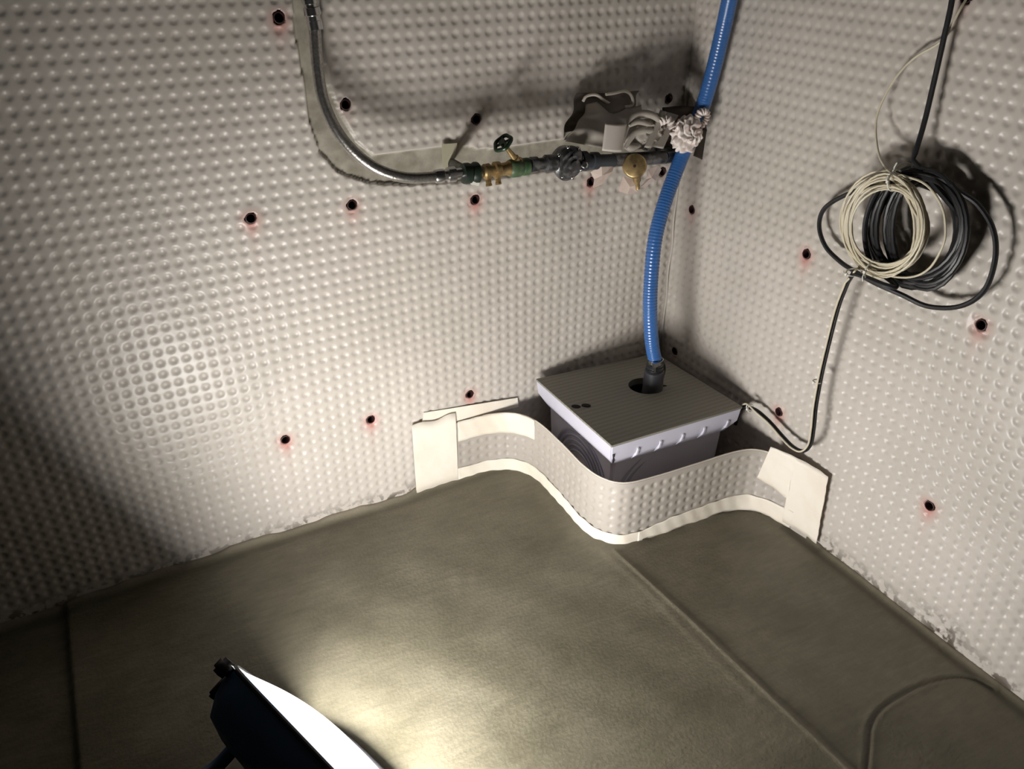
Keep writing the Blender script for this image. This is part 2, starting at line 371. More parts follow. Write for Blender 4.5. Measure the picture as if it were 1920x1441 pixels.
# ---------------------------------------------------------------- membrane strip standing round the sump
SPa = np.array(SP); seglen = np.r_[0, np.cumsum(np.hypot(*np.diff(SPa, axis=0).T))]; SL = seglen[-1]
def sp_at(s, off=0.):
    s = np.clip(s, 0, SL); x = np.interp(s, seglen, SPa[:, 0]); y = np.interp(s, seglen, SPa[:, 1])
    e = .006; x1 = np.interp(s+e, seglen, SPa[:, 0]); y1 = np.interp(s+e, seglen, SPa[:, 1]); x0 = np.interp(s-e, seglen, SPa[:, 0]); y0 = np.interp(s-e, seglen, SPa[:, 1])
    tx, ty = x1-x0, y1-y0; L = np.hypot(tx, ty)+1e-9
    return x+off*ty/L, y-off*tx/L      # positive off = towards the room
def s_of(x, y): return seglen[np.argmin(np.hypot(SPa[:, 0]-x, SPa[:, 1]-y))]
STR_H = .2
ss = np.arange(0, SL-.035, P_/8); zz = np.linspace(-.012, STR_H, 63)
S, Z = np.meshgrid(ss, zz, indexing='ij')
D = dimples(S, Z, .01, .012, depth=.0030, ro=.33)
fl_ = np.minimum(np.clip((S)/.10, 0, 1), np.clip((SL-S)/.12, 0, 1))
lip = np.where(Z > STR_H-.006, 0, 1)
x_, y_ = sp_at(S, .0015-D*lip)
back = sp_at(S, -.001-D*lip)
root = empty('membrane_strip', (-.45, -.45, 0))
o = fast_grid('membrane_sheet', x_, y_, Z, np.stack([0*S, 0*S, (.35*np.clip(1-Z/.02, 0, 1))], -1), M_STRIP, root, flip=True)
md = o.modifiers.new('solid', 'SOLIDIFY'); md.thickness = .0022; md.offset = -1
rimm = MB().tube([(*sp_at(s, .0012), STR_H) for s in np.arange(s_of(-.62, -.01), s_of(-.02, -.6), .012)], .0022, 6)
rimm.build('top_edge', M_TAPE, root)
tag(root, 'dimpled grey membrane strip curving round the front of the sump box', 'membrane strip')
finish(root)

def strip_tape(name, s0, s1, zlo, zhi, off, label, n=90, nv=8, wr_=.0006, skew=0., skew0=0.):
    """tape lying on the strip: zlo / zhi are functions of t = 0..1"""
    def fn(u, v):
        s = s0+(s1-s0)*u-skew*v*u+skew0*(1-v)*(1-u)*-1; lo, hi = zlo(u), zhi(u); z = lo+(hi-lo)*v
        x, y = sp_at(s, off+wr_*math.sin(s*150+z*70)+wr_*math.sin(z*190+s*40)); return (x, y, z)
    o = MB().grid(fn, n, nv).build(name, M_TAPE, None); md = o.modifiers.new('solid', 'SOLIDIFY'); md.thickness = .0012; md.offset = 0
    tag(o, label, 'tape'); return o
G_T = None
sC = s_of(-.47, -.44); sL0 = s_of(-.832, -.006)
strip_tape('tape_strip', 0.0, s_of(-.703, -.007), lambda u: .006, lambda u: .232+.004*math.sin(u*9), .0058, 'wide vertical cream tape at the left end of the strip, stuck to the left wall')
strip_tape('tape_strip', s_of(-.70, -.007), s_of(-.475, -.11)-.01, lambda u: .137+.002*math.sin(u*7), lambda u: .203, .0046, 'short cream tape along the top of the membrane strip beside its left end')
strip_tape('tape_strip', s_of(-.705, -.007), s_of(-.372, -.469)-.02, lambda u: .004, lambda u: .046-.014*max(0, (u-.45))*1.3+.001*math.sin(u*60), .0050, 'long cream tape along the foot of the strip, left half to the front corner', n=150)
strip_tape('tape_strip', s_of(-.372, -.469)-.035, s_of(-.014, -.62), lambda u: .006+.003*math.sin(u*25), lambda u: .036+.014*min(1,u*5)+.008*u-.001*math.sin(u*50), .0058, 'cream tape along the foot of the strip, right half, smeared with cement', n=120)
sa, sb = s_of(-.045, -.53), SL
def zl(u):
    return .115-.02*u/.42 if u < .42 else .012
strip_tape('tape_strip', sa, sb, lambda u: (.115-.06*u if u < .44 else max(.012, .09-(u-.44)*12)), lambda u: .222-.004*u, .0062, 'large cream tape patch at the right end of the strip, under the cable bend', n=110, nv=14, wr_=.0009, skew=.012, skew0=.02)
# tape on the left wall above the strip
poly = [LW(x, y, -.0052) for x, y in ((790, 802), (794, 773), (970, 745), (972, 762), (855, 789), (853, 804))]
o = MB().prism([V(p) for p in poly], (0, -1, 0), .0014).build('tape_strip', M_TAPE, None, smooth=False)
tag(o, 'cream tape on the left wall slanting just above the strip, topmost of the tapes', 'tape')
# pale tape down the corner of the room
def fnc(u, v):
    a = (u-.5)*.012; z = .30+.75*v
    return (-.004-max(0, -a)-.002*math.sin(z*40), -.004-max(0, a)-.001*math.sin(z*23), z)
o = MB().grid(fnc, 6, 60).build('trim_1', M_MEM, None); tag(o, kind='structure')

# ---------------------------------------------------------------- sump box
box = empty('sump_box', (-.25, -.24, 0))
LC = [Vector((-.458, -.023, .28)), Vector((-.460, -.400, .28)), Vector((-.045, -.411, .28)), Vector((-.0396, -.0347, .262))]   # left, front, right, back
LC = [V(FL(1005, 710, .28)), V(FL(1147, 835, .28)), V(FL(1392, 762, .28)), V(FL(1230, 662, .264))]
cen = sum(LC, Vector())/4
HOLE = V(FL(1210, 722, .276)); HR_ = .047
def quad_pt(ang):      # where a ray from the hole meets the lid's outline
    d = Vector((math.cos(ang), math.sin(ang))); best = None
    for i in range(4):
        a, b = LC[i], LC[(i+1) % 4]; ax, ay, bx, by = a.x-HOLE.x, a.y-HOLE.y, b.x-a.x, b.y-a.y
        den = d.x*by-d.y*bx
        if abs(den) < 1e-9: continue
        t = (ax*by-ay*bx)/den; k = (ax*d.y-ay*d.x)/den
        if t > 0 and -1e-6 <= k <= 1+1e-6 and (best is None or t < best[0]): best = (t, a.lerp(b, k))
    return best[1]
angs = sorted([2*math.pi*k/72 for k in range(72)]+[math.atan2(c.y-HOLE.y, c.x-HOLE.x) % (2*math.pi) for c in LC])
vs = []; fs = []; n = len(angs)
for a in angs:
    q = quad_pt(a); r = HR_
    da = (a-math.radians(-28)+math.pi) % (2*math.pi)-math.pi       # the keyhole slit of the opening
    if abs(da) < .10: r = HR_+.014
    h = Vector((HOLE.x+r*math.cos(a), HOLE.y+r*math.sin(a), 0))
    zt = lambda p: .28+(.264-.28)*max(0, min(1, ((p.x+.46)/.42)*((p.y+.41)/.38)))
    h.z = zt(h)
    vs += [h+Vector((0, 0, -.02)), h, q, q+Vector((0, 0, -.006))]
for i in range(n):
    j = (i+1) % n
    for k in range(3): fs.append((i*4+k, j*4+k, j*4+k+1, i*4+k+1))
lid = MB().add(vs, fs).build('lid', M_LIDTOP, box, auto=.3)
for (x, y) in ((1080, 762), (1099, 760)):
    p = V(FL(x, y, .2795)); e = MB(); ring = []
    for k in range(20):
        q = 2*math.pi*k/20; lx, ly = .0085*math.cos(q)*(1.0), .0125*math.sin(q)
        ca, sa_ = math.cos(.9), math.sin(.9); ring.append(p+Vector((lx*ca-ly*sa_, lx*sa_+ly*ca, 0)))
    e.prism(ring, (0, 0, 1), .0012).build('lifting_slot', M_HOLEIN, lid, smooth=False)
# collar: overhanging skirt under the lid that narrows to the body
INS, DZ = .026, .082
cxy = Vector((cen.x, cen.y, 0))
def inset(c, d, z):
    v = Vector((c.x-cen.x, c.y-cen.y)); return Vector((c.x-math.copysign(d, v.x), c.y-math.copysign(d, v.y), z))
r0 = [c+Vector((0, 0, -.002)) for c in LC]; r1 = [inset(c, .004, c.z-.044) for c in LC]; r2 = [inset(c, INS, c.z-DZ) for c in LC]
def ring_mesh(rings, bev=.006):
    m = MB()
    for r in rings: m.add(r, [])
    for i in range(len(rings)-1):
        for k in range(4): m.f.append((i*4+k, i*4+(k+1) % 4, (i+1)*4+(k+1) % 4, (i+1)*4+k))
    return m
inn0 = [inset(c, .012, c.z-.004) for c in LC]
ring_mesh([inn0, r0, r1, r2]).build('collar', M_BOX, box, bevel=.003, auto=.5)
b1 = [inset(c, INS+.002, c.z-DZ+.004) for c in LC]; b2 = [inset(c, INS+.010, -.0) for c in LC]
ring_mesh([b1, b2]).build('body', M_BOX, box, bevel=.009, auto=.5)
M_RING = mat('shaded grey plastic', (.36, .36, .45), .4)  # darker than the box: shadow of the recessed rings put into the colour
# gussets on the right-hand front face
A, B = LC[1], LC[2]; outn = Vector((0, -1, 0))
for t in (.20, .37, .54, .71, .90):
    p = A.lerp(B, t); ex = (B-A).normalized()
    tri = [p+Vector((0, .006, -.026)), p+Vector((0, -.001, -.036)), p+Vector((0, .004, -.056)), p+Vector((0, INS-.004, -.078)), p+Vector((0, INS, -.05))]
    MB().prism([q-ex*.002 for q in tri], ex, .005).build('gusset', M_BOX, box, smooth=False)
MB().prism([LC[1]+Vector((.006, .002, -.03)), LC[1]+Vector((.012, .004, -.03)), LC[1]+Vector((.021, .016, -.066)), LC[1]+Vector((.015, .014, -.066))], (0, -1, 0), .004).build('corner_slot', M_PUMP, box, smooth=False)
# knock-out rings on the two visible faces
def arcs(center, u, nrm, radii, zmax):
    for r in radii:
        pts = []
        for k in range(49):
            q = math.pi*(k/48); p = center+u*(r*math.cos(q))+Vector((0, 0, r*math.sin(q)))
            if p.z < zmax: pts.append(p)
            elif len(pts) > 4: break
        segs = []; cur = []
        for k in range(61):
            q = math.pi*(k/60); p = center+u*(r*math.cos(q))+Vector((0, 0, r*math.sin(q)))
            if p.z <= zmax: cur.append(p)
            else:
                if len(cur) > 2: segs.append(cur)
                cur = []
        if len(cur) > 2: segs.append(cur)
        for c_ in segs: MB().tube(c_, .0045, 6).build('knockout_ring', M_RING, box)

fm = (LC[0]+LC[1])/2; arcs(Vector((inset(LC[1], INS, 0).x+.003, fm.y-.012, .075)), Vector((0, 1, 0)), (-1, 0, 0), (.124, .109, .094, .079, .064), .199)
fm = (LC[1]+LC[2])/2; arcs(Vector((fm.x-.01, inset(LC[1], INS, 0).y+.003, .055)), Vector((1, 0, 0)), (0, -1, 0), (.150, .132), .203)
tag(box, 'lilac grey square plastic sump box with grooved lid in the corner', 'sump box')
finish(box)

# pump outlet under the hose, seen through the round opening
pump = empty('pump_outlet', (HOLE.x, HOLE.y, .2))
pc = V(FL(1224, 722, .285))
MB().lathe(pc-Vector((0, 0, .10)), (0, 0, 1), [(0, .034), (.06, .034), (.085, .0285), (.125, .0275), (.146, .0275), (.150, .022), (.165, .0215)], 28).build('outlet_pipe', M_PUMP, pump)
MB().lathe(pc+Vector((0, 0, .047)), (0, 0, 1), [(0, .023), (.003, .0245), (.009, .0245), (.012, .021), (.015, .0235), (.020, .0235), (.024, .020), (.034, .018)], 28).build('union_nut', M_BLACK, pump)
MB().tube(spline([pc+Vector((.022, .012, -.06)), pc+Vector((.032, .012, .0)), pc+Vector((.036, .010, .04)), pc+Vector((.022, .006, .062)), pc+Vector((.006, .002, .066))], 6), .010, 12).build('float_arm', M_DARK, pump)
tag(pump, 'dark pump outlet pipe rising through the round lid opening', 'pump pipe')
finish(pump)

# ---------------------------------------------------------------- blue discharge hose
hose = empty('discharge_hose', (HOLE.x, HOLE.y, .36))
hp = [pc+Vector((0, 0, .075)), V(LW(1222, 640, -.205)), V(LW(1219, 580, -.20)), V(LW(1221, 520, -.185)), V(LW(1228, 450, -.17)), V(LW(1243, 390, -.155)), V(LW(1262, 335, -.14)),
      V(LW(1284, 280, -.130)), V(LW(1306, 230, -.128)), V(LW(1324, 180, -.133)), V(LW(1343, 110, -.148)), V(LW(1358, 45, -.165)), V(LW(1371, -15, -.185)), V(LW(1384, -80, -.20))]
hs = spline(hp, 44); N = len(hs)
MB().tube(hs, lambda i: .0185+(.0007 if i % 4 < 2 else -.0002)*(1 if i < N*.48 else .35), 20).build('hose_wall', M_BLUE, hose)
q = pc+Vector((0, 0, .078))
cl = MB().lathe(q, (0, 0, 1), [(-.005, .0200), (-.005, .0215), (.005, .0215), (.005, .0200)], 28, closed=True); cl.box(q+Vector((-.015, -.019, 0)), (.014, .010, .012)); cl.box(q+Vector((-.016, -.022, -.012)), (.004, .003, .02))
cl.build('hose_clamp', M_STEEL, hose)
tag(hose, 'blue ribbed plastic hose rising from the sump box past the wrapped pipe', 'hose')
finish(hose)

# ---------------------------------------------------------------- braided hose, valves, meter
YV = -.135
def pv(x, y, yy=YV): return V(LW(x, y, yy*.82))
bh = empty('braided_hose', pv(600, 0, -.07))
bp_ = spline([pv(583, -90, -.06), pv(586, -20, -.06), pv(590, 50, -.06), pv(596, 130, -.065), pv(607, 190, -.075), pv(632, 245, -.09), pv(670, 290, -.105), pv(715, 320, -.12), pv(765, 333, -.13), pv(822, 331, YV)], 12)
MB().tube(bp_, .0118, 16).build('braid', M_BRAID, bh)
a, b = pv(582, 6, -.06), pv(590, 45, -.06)
MB().lathe(a, b-a, [(-.03, .016), (.0, .016), (.001, .0135), (.006, .0135), (.007, .016), (.020, .0165), (.022, .0135), (.03, .0135), (.031, .0145), (.046, .0145), (.047, .0125)], 20).build('crimp_ferrule', M_STEEL, bh)
a, b = pv(815, 331), pv(868, 324)
MB().lathe(a, b-a, [(0, .0135), (.002, .015), (.02, .015), (.022, .012), (.03, .012), (.031, .0165), (.048, .0165), (.05, .012), (.07, .012)], 6*3).build('end_ferrule', M_STEEL, bh)
tag(bh, 'silver braided steel hose hanging in a J on the left wall', 'hose'); finish(bh)

ax = lambda a, b: (b-a)
sv = empty('stop_valve', pv(940, 315))
a, b = pv(866, 326), pv(912, 322)
MB().lathe(a, b-a, [(0, .014), (.002, .022), (.008, .0235), (.018, .0235), (.022, .020), (.030, .024), (.038, .024), (.045, .017)], 12).build('backflow_coupling', mat('blackened green fitting', (.012, .022, .015), .4), sv)
a, b = pv(905, 322), pv(958, 315)
mb = MB().lathe(a, b-a, [(0, .013), (.004, .017), (.016, .0175), (.018, .013), (.028, .013), (.030, .019), (.042, .019), (.044, .014), (.06, .0145), (.066, .018), (.078, .018), (.080, .014)], 16)
for (x, y) in ((914, 325), (932, 322)):
    mb.lathe(pv(x, y), (0, -.25, -1), [(0, .0085), (.012, .0085), (.013, .0065), (.023, .0065), (.024, .0075), (.028, .0075)], 12)
mb.build('brass_body', M_BRASS, sv)
a, b = pv(952, 316), pv(996, 311)
MB().lathe(a, b-a, [(0, .014), (.004, .019), (.014, .0215), (.028, .0215), (.036, .018), (.040, .020), (.052, .020), (.054, .014)], 20).build('green_valve_body', M_GREEN, sv)
a = pv(972, 306); b = pv(943, 268, YV-.01)
d = (b-a); Ld = d.length
MB().lathe(a-d.normalized()*.008, d, [(0, .015), (.014, .014), (.016, .0105), (.026, .0105), (.027, .0075), (Ld-.004, .0045), (Ld+.006, .0045)], 14).build('bonnet_and_stem', M_BRASS, sv)
wn = d.normalized(); u = wn.orthogonal().normalized(); w2 = wn.cross(u); wm = MB(); rr = .0205
rim = []
for k in range(41):
    q = 2*math.pi*k/40; rim.append(b+(u*math.cos(q)+w2*math.sin(q))*(rr+.0012*math.cos(q*5)))
wm.tube(rim, .0045, 8, caps=False); wm.lathe(b-wn*.004, wn, [(0, .008), (.010, .008)], 12)
for k in range(4):
    q = math.pi/2*k+.3; wm.tube([b, b+(u*math.cos(q)+w2*math.sin(q))*rr], .0032, 6)
wm.build('handwheel', M_DGREEN, sv)
# branch back into the wall
MB().tube([pv(880, 325), pv(880, 325)+Vector((0, .06, 0)), Vector((pv(880, 325).x, .01, pv(880, 325).z))], .0125, 14).build('wall_branch_pipe', M_CAST, sv)
MB().box(pv(886, 341)+Vector((0, -.012, 0)), (.022, .003, .008), Matrix.Rotation(.35, 3, 'Y')).build('tag', M_TIE, sv, smooth=False, bevel=.0008)
tag(sv, 'brass stop valve with a small dark green handwheel on the left wall pipe', 'valve'); finish(sv)

pr_ = empty('pressure_regulator', pv(1068, 302))
a, b = pv(992, 309), pv(1050, 304)
MB().lathe(a, b-a, [(0, .013), (.004, .018), (.020, .018), (.022, .014), (.040, .0145), (.044, .020), (.062, .020), (.070, .02)], 14).build('threaded_nipple', M_CAST, pr_)
c0 = pv(1067, 302)
dirc = (pv(1067, 302, YV-.05)-c0).normalized()
view = (V(CAM)-c0).normalized()
rb = MB().lathe(c0+Vector((-.006, .03, 0)), Vector((.10, -1, -.12)), [(0, .024), (.004, .034), (.020, .038), (.030, .0415), (.037, .0415), (.041, .037), (.046, .034), (.047, .026), (.053, .025), (.054, .016), (.060, .015), (.062, .006)], 30)
rb.lathe(c0+Vector((.004, -.022, .018)), Vector((.3, -1, .3)), [(0, .010), (.012, .010), (.014, .006)], 10)
rb.build('regulator_body', M_CAST, pr_)
cc = MB()
for k in range(8):
    q = 2*math.pi*k/8+.2
    cc.lathe(c0+Vector((math.cos(q)*.037-.004, -.008, math.sin(q)*.037)), (0, -1, -.1), [(0, .0042), (.007, .0042)], 6)
cc.build('cover_bolts', M_STEEL, pr_)
a, b = pv(1088, 302), pv(1158, 300)
MB().lathe(a, b-a, [(0, .023), (.014, .024), (.018, .017), (.030, .017), (.032, .021), (.048, .021), (.050, .015), (.1, .015)], 16).build('outlet_union', mat('dull blue grey iron', (.03, .035, .045), .45), pr_)
MB().lathe(pv(1096, 309, YV-.03), view, [(0, .0085), (.010, .0085), (.012, .006)], 8).build('plug_screw', M_STEEL, pr_)
tag(pr_, 'round dark cast pressure regulator in the middle of the pipe run', 'regulator'); finish(pr_)

wm_ = empty('water_meter', pv(1190, 312))
c0 = pv(1190, 311); view = (V(CAM)-c0).normalized(); c0 = c0+view*.032
MB().lathe(c0, view, [(-.030, .016), (-.012, .024), (0, .0295), (.010, .0295), (.013, .0275), (.014, .025), (.0145, .0035), (.012, .003), (.012, .0001)], 32, closed=True).build('brass_cap', M_BRASS, wm_)
MB().lathe(c0+view*.0128, view, [(0, .0038), (.0022, .0038)], 14).build('centre_screw', M_HOLE, wm_)
MB().lathe(pv(1193, 325), (pv(1196, 352)-pv(1193, 325)), [(0, .012), (.02, .010), (.026, .006), (.042, .0055)], 12).build('drain_spout', M_BRASS, wm_)
a, b = pv(1150, 300), pv(1245, 295)
MB().tube([a, a.lerp(b, .5), b], .0165, 14).build('meter_pipe', M_CAST, wm_)
# the run goes back to the wall behind the wrapping
MB().tube(spline([b, pv(1262, 292, -.12), Vector((b.x+.035, -.06, b.z)), Vector((b.x+.038, .012, b.z))], 5), .0165, 14).build('wall_elbow', M_CAST, wm_)
tag(wm_, 'round brass meter cap facing the room below the grey wrapping', 'meter'); finish(wm_)

# cream paper scrap at the end of the braided hose
o = MB().prism([pv(828, 270, -.012), pv(857, 268, -.012), pv(853, 292, -.02), pv(838, 314, -.03), pv(830, 312, -.03)], (0, -1, 0), .001).build('paper_scrap', mat('cream paper', (.62, .58, .42), .7), None, smooth=False)
tag(o, 'small pale yellow paper scrap hanging beside the braided hose end', 'paper scrap')

# grey sheet flap over the pipe
def bil(q, u, v):
    a = q[0].lerp(q[1], u); b = q[3].lerp(q[2], u); return a.lerp(b, v)
fq = [pv(1057, 264, -.13), pv(1166, 284, -.155), pv(1205, 196, -.07), pv(1098, 196, -.055)]
flap = empty('plastic_flap', fq[0])
def ff(u, v):
    p = bil(fq, u, v); p.y += -.018*math.sin(math.pi*v)+.006*math.sin(u*9+v*4)+.004*math.sin(v*14); p.z += .006*math.sin(u*6)*v; return p
MB().grid(ff, 30, 22).build('sheet', M_GREYFILM, flap, thick=.0018)
fq2 = [pv(1126, 281, -.172), pv(1163, 283, -.172), pv(1172, 232, -.155), pv(1132, 230, -.155)]
def f2(u, v):
    p = bil(fq2, u, v); p.y += -.006-.008*math.sin(math.pi*u); return p
MB().grid(f2, 10, 12).build('folded_corner', mat('pale grey film', (.62, .57, .52), .5), flap, thick=.0018)
# back flap rising to a looped edge
bq = [pv(1062, 250, -.08), pv(1180, 232, -.08), pv(1205, 172, -.06), pv(1088, 176, -.05)]
def f3(u, v):
    p = bil(bq, u, v); p.y += .012*math.sin(u*7+1)+.008*math.sin(v*9); return p
MB().grid(f3, 24, 12).build('back_sheet', mat('dull brown grey film', (.17, .145, .12), .6), flap, thick=.0018)
lp = spline([pv(1093, 190, -.07), pv(1100, 180, -.07), pv(1118, 178, -.07), pv(1134, 189, -.07), pv(1152, 198, -.07), pv(1172, 200, -.07), pv(1186, 196, -.07), pv(1184, 180, -.07), pv(1172, 171, -.07), pv(1150, 175, -.07), pv(1136, 177, -.07)], 8)
MB().tube(lp, .0036, 8).build('rolled_edge', mat('pale rolled film', (.60, .55, .48), .5), flap)
tag(flap, 'torn grey plastic sheet flap with a looped edge above the pipe', 'plastic sheet'); finish(flap)

# grey rag wound round the pipe
rag = empty('grey_rag', pv(1205, 250, -.16))
rc = pv(1206, 246, -.115)
def lump(center, rx, ry, rz, fold, seed, nu=56, nv=36, squash=1.):
    def fn(u, v):
        a = 2*math.pi*u; b = math.pi*v; x, y, z = math.cos(a)*math.sin(b), math.sin(a)*math.sin(b), math.cos(b)
        k = 1+fold(x, y, z, a, b)
        return center+Vector((x*rx*k, y*ry*k, z*rz*k))
    return MB().grid(fn, nu, nv)
def rf(x, y, z, a, b):
    f = noise.noise(Vector((x*2.0, y*2, z*2.0+3)))
    sw = math.sin(9*z+5*x*x+4*f+2.5*x)
    return .16*f+.16*(1-abs(sw))**2-.05
lump(rc, .050, .040, .043, rf, 1, 80, 60).build('rag_bundle', M_GREYFILM, rag)
bands = [([(1168, 268), (1176, 235), (1196, 215), (1225, 217), (1246, 240)], .010), ([(1172, 278), (1190, 250), (1216, 245), (1238, 248)], .009), ([(1180, 236), (1198, 228), (1222, 236)], .007),
         ([(1212, 280), (1232, 262), (1252, 240), (1262, 222)], .009), ([(1170, 272), (1184, 276), (1200, 272)], .011)]
for pts, r in bands:
    sp_ = spline([pv(x, y, -.152+.008*math.sin(x)) for x, y in pts], 8)
    MB().tube(sp_, lambda i, r=r, n=len(sp_): r*(.35+.65*math.sin(math.pi*min(1, max(0, (i+1)/(n+1))))), 10).build('fold', M_GREYFILM, rag)
MB().grid(lambda u, v: bil([pv(1208, 276, -.17), pv(1240, 277, -.17), pv(1268, 215, -.13), pv(1238, 206, -.14)], u, v)+Vector((0, -.008*math.sin(u*8), 0)), 14, 16).build('hanging_tail', M_GREYFILM, rag, thick=.002)
tag(rag, 'grey wound rag bundle on the pipe above the brass meter', 'rag'); finish(rag)

# brown cloth between wall and hose
bc = empty('brown_cloth', pv(1310, 270, -.09))
MB().grid(lambda u, v: bil([pv(1228, 288, -.075), pv(1285, 300, -.08), pv(1328, 200, -.065), pv(1238, 200, -.055)], u, v)+Vector((0, .010*math.sin(u*6+v*5), 0)), 18, 14).build('cloth', M_BROWN, bc, thick=.002)
MB().grid(lambda u, v: bil([pv(1300, 292, -.11), pv(1327, 304, -.10), pv(1331, 248, -.10), pv(1316, 240, -.11)], u, v)+Vector((0, -.006*math.sin(u*5), 0)), 10, 12).build('hanging_corner', M_BROWN, bc, thick=.002)
tag(bc, 'dark brown cloth hanging behind the blue hose at the corner', 'cloth'); finish(bc)

# white twisted bag tied round the hose
bag = empty('twisted_bag', pv(1288, 250, -.165))
def bf(x, y, z, a, b):
    th = math.atan2(z, x); r = math.hypot(x, z)
    f = noise.noise(Vector((x*3+5, y*3, z*3)))
    return .26*abs(math.sin(th*3.5+5*r+2.2*f))-.14+.20*f
bcn = pv(1287, 252, -.172)
lump(bcn, .041, .026, .041, bf, 2, 110, 70).build('knot', M_BAG, bag)
tp = spline([pv(1300, 232, -.175), pv(1306, 222, -.178), pv(1312, 212, -.18), pv(1320, 209, -.18), pv(1325, 214, -.18), pv(1322, 226, -.178), pv(1312, 238, -.176)], 8)
MB().tube(tp, lambda i: .0085+.002*math.sin(i*1.7), 10).build('twisted_ear', M_BAG, bag)
sp_ = spline([pv(1262, 240, -.18), pv(1256, 228, -.17), pv(1248, 224, -.16), pv(1238, 230, -.16)], 8)
MB().tube(sp_, lambda i: .009+.002*math.sin(i*1.3), 10).build('side_twist', M_BAG, bag)
ring = [bcn+Vector((.004+.0225*math.cos(2*math.pi*k/24), .012+.0225*math.sin(2*math.pi*k/24), -.036-.008*math.cos(2*math.pi*k/24))) for k in range(25)]
MB().tube(ring, .0055, 8, caps=False).build('tight_edge', M_BAG, bag)
tag(bag, 'white crumpled twisted bag knotted round the blue hose', 'plastic bag'); finish(bag)

# tape scraps under the pipe
def scrap(pts, yy, label, m=M_TAPE):
    P = [pv(x, y, yy+.006*math.sin(x*.7)) for x, y in pts]; c = sum(P, Vector())/len(P)
    mb = MB().add(P+[c+Vector((0, -.004, 0))], [(i, (i+1) % len(P), len(P)) for i in range(len(P))])
    o = mb.build('tape_scrap', m, None, smooth=False, thick=.0015); tag(o, label, 'tape scrap', None); return o
M_PINK = mat('pinkish tape', (.72, .60, .54), .5, n=(40, (.62, .48, .42), .45, .7), bump=.4, bscale=60)
scrap([(1107, 322), (1128, 312), (1152, 308), (1148, 322), (1128, 346), (1112, 352), (1114, 336)], -.10, 'pale tape scrap stuck diagonally left of the brass meter', M_PINK)
scrap([(1168, 330), (1186, 336), (1190, 348), (1196, 362), (1176, 364), (1160, 358)], -.125, 'pale tape scrap hanging straight below the brass meter', M_PINK)
scrap([(1214, 318), (1234, 310), (1240, 318), (1228, 338), (1210, 350), (1200, 352), (1212, 336)], -.115, 'pale tape scrap right of the brass meter beside the blue hose', M_PINK)

# ---------------------------------------------------------------- cables on the right wall
def rp(x, y, xx=-.03): return V(RW(x, y, xx))
def loops(cx, cy, rx, ry, n, depth0, depth1, jitter, seed, start=0., tilt=0., per=28):
    rnd = random.Random(seed); out = []
    J = [(rnd.uniform(-1, 1), rnd.uniform(-1, 1), rnd.uniform(-1, 1), rnd.uniform(-1, 1)) for _ in range(n+2)]
    for i in range(n):
        for k in range(per):
            t = (i+k/per); a = start+2*math.pi*t; f = k/per
            j = [J[i][q]*(1-f)+J[i+1][q]*f for q in range(4)]
            r1, r2 = rx*(1+jitter*j[0]), ry*(1+jitter*j[1])
            ex, ey = r1*math.cos(a), r2*math.sin(a)
            x = cx+ex*math.cos(tilt)-ey*math.sin(tilt)+jitter*rx*.55*j[2]; y = cy+ex*math.sin(tilt)+ey*math.cos(tilt)+jitter*ry*.4*j[3]
            out.append((x, y, depth0+(depth1-depth0)*(.5+.5*math.sin(t*2.4+seed))))
    return out
rc_ = lambda L: [rp(*p) for p in L]
cab = empty('black_cable', rp(1720, 430))
top = [(1791, -70, -.03), (1785, 0, -.03), (1769, 75, -.03), (1752, 150, -.03), (1733, 230, -.035), (1712, 300, -.05)]
lo = loops(1718, 425, 82, 100, 11, -.052, -.018, .13, 5, start=-1.6, tilt=.1)
lo2 = loops(1736, 432, 74, 106, 7, -.052, -.022, .15, 9, start=-1.6)
big = [(1690, 330, -.04), (1640, 345, -.035), (1580, 368, -.03), (1545, 392, -.028), (1536, 425, -.028), (1548, 462, -.03), (1575, 490, -.035), (1602, 508, -.05), (1640, 530, -.06), (1690, 552, -.05), (1740, 574, -.04),
       (1800, 574, -.04), (1845, 545, -.04), (1866, 485, -.04), (1862, 430, -.04), (1835, 385, -.04), (1800, 360, -.045), (1765, 335, -.05), (1700, 322, -.055), (1650, 350, -.06), (1622, 420, -.06), (1632, 490, -.06), (1680, 535, -.065), (1660, 534, -.08), (1625, 520, -.085), (1600, 512, -.085)]
down = [(1590, 528, -.07), (1572, 575, -.06), (1555, 640, -.055), (1541, 700, -.052), (1530, 760, -.05), (1526, 800, -.05), (1520, 832, -.045), (1506, 845, -.04), (1488, 838, -.035), (1468, 818, -.03), (1445, 792, -.028), (1420, 770, -.03), (1400, 763, -.035), (1389, 767, -.03), (1384, 778, -.020), (1379, 795, -.014)]
cpath = spline(rc_(top), 6)+spline(rc_(lo[6:]+lo2[4:]), 1)+spline(rc_(big), 7)+spline(rc_(down[0:]), 7)
MB().tube(cpath, .0050, 8).build('cable_jacket', M_CABLE, cab)
tag(cab, 'thick black pump cable coiled on the right wall and running to the sump box', 'cable'); finish(cab)
wire = empty('cream_wire', rp(1660, 420))
wtop = [(1812, -2, -.01), (1800, 18, -.02), (1786, 44, -.022), (1775, 66, -.018), (1756, 84, -.018), (1715, 108, -.02), (1680, 145, -.025), (1650, 200, -.03), (1642, 240, -.035), (1648, 290, -.05), (1664, 318, -.065), (1676, 328, -.07)]
wl_ = loops(1656, 423, 72, 88, 14, -.082, -.064, .20, 21, start=-1.4, per=30)
big2 = [(1690, 328, -0.069), (1735, 345, -0.074), (1765, 385, -0.074), (1773, 430, -0.074), (1766, 465, -0.074), (1740, 505, -0.069), (1700, 520, -0.064), (1640, 512, -0.064), (1612, 502, -0.064), (1603, 508, -.088), (1598, 516, -.08)]
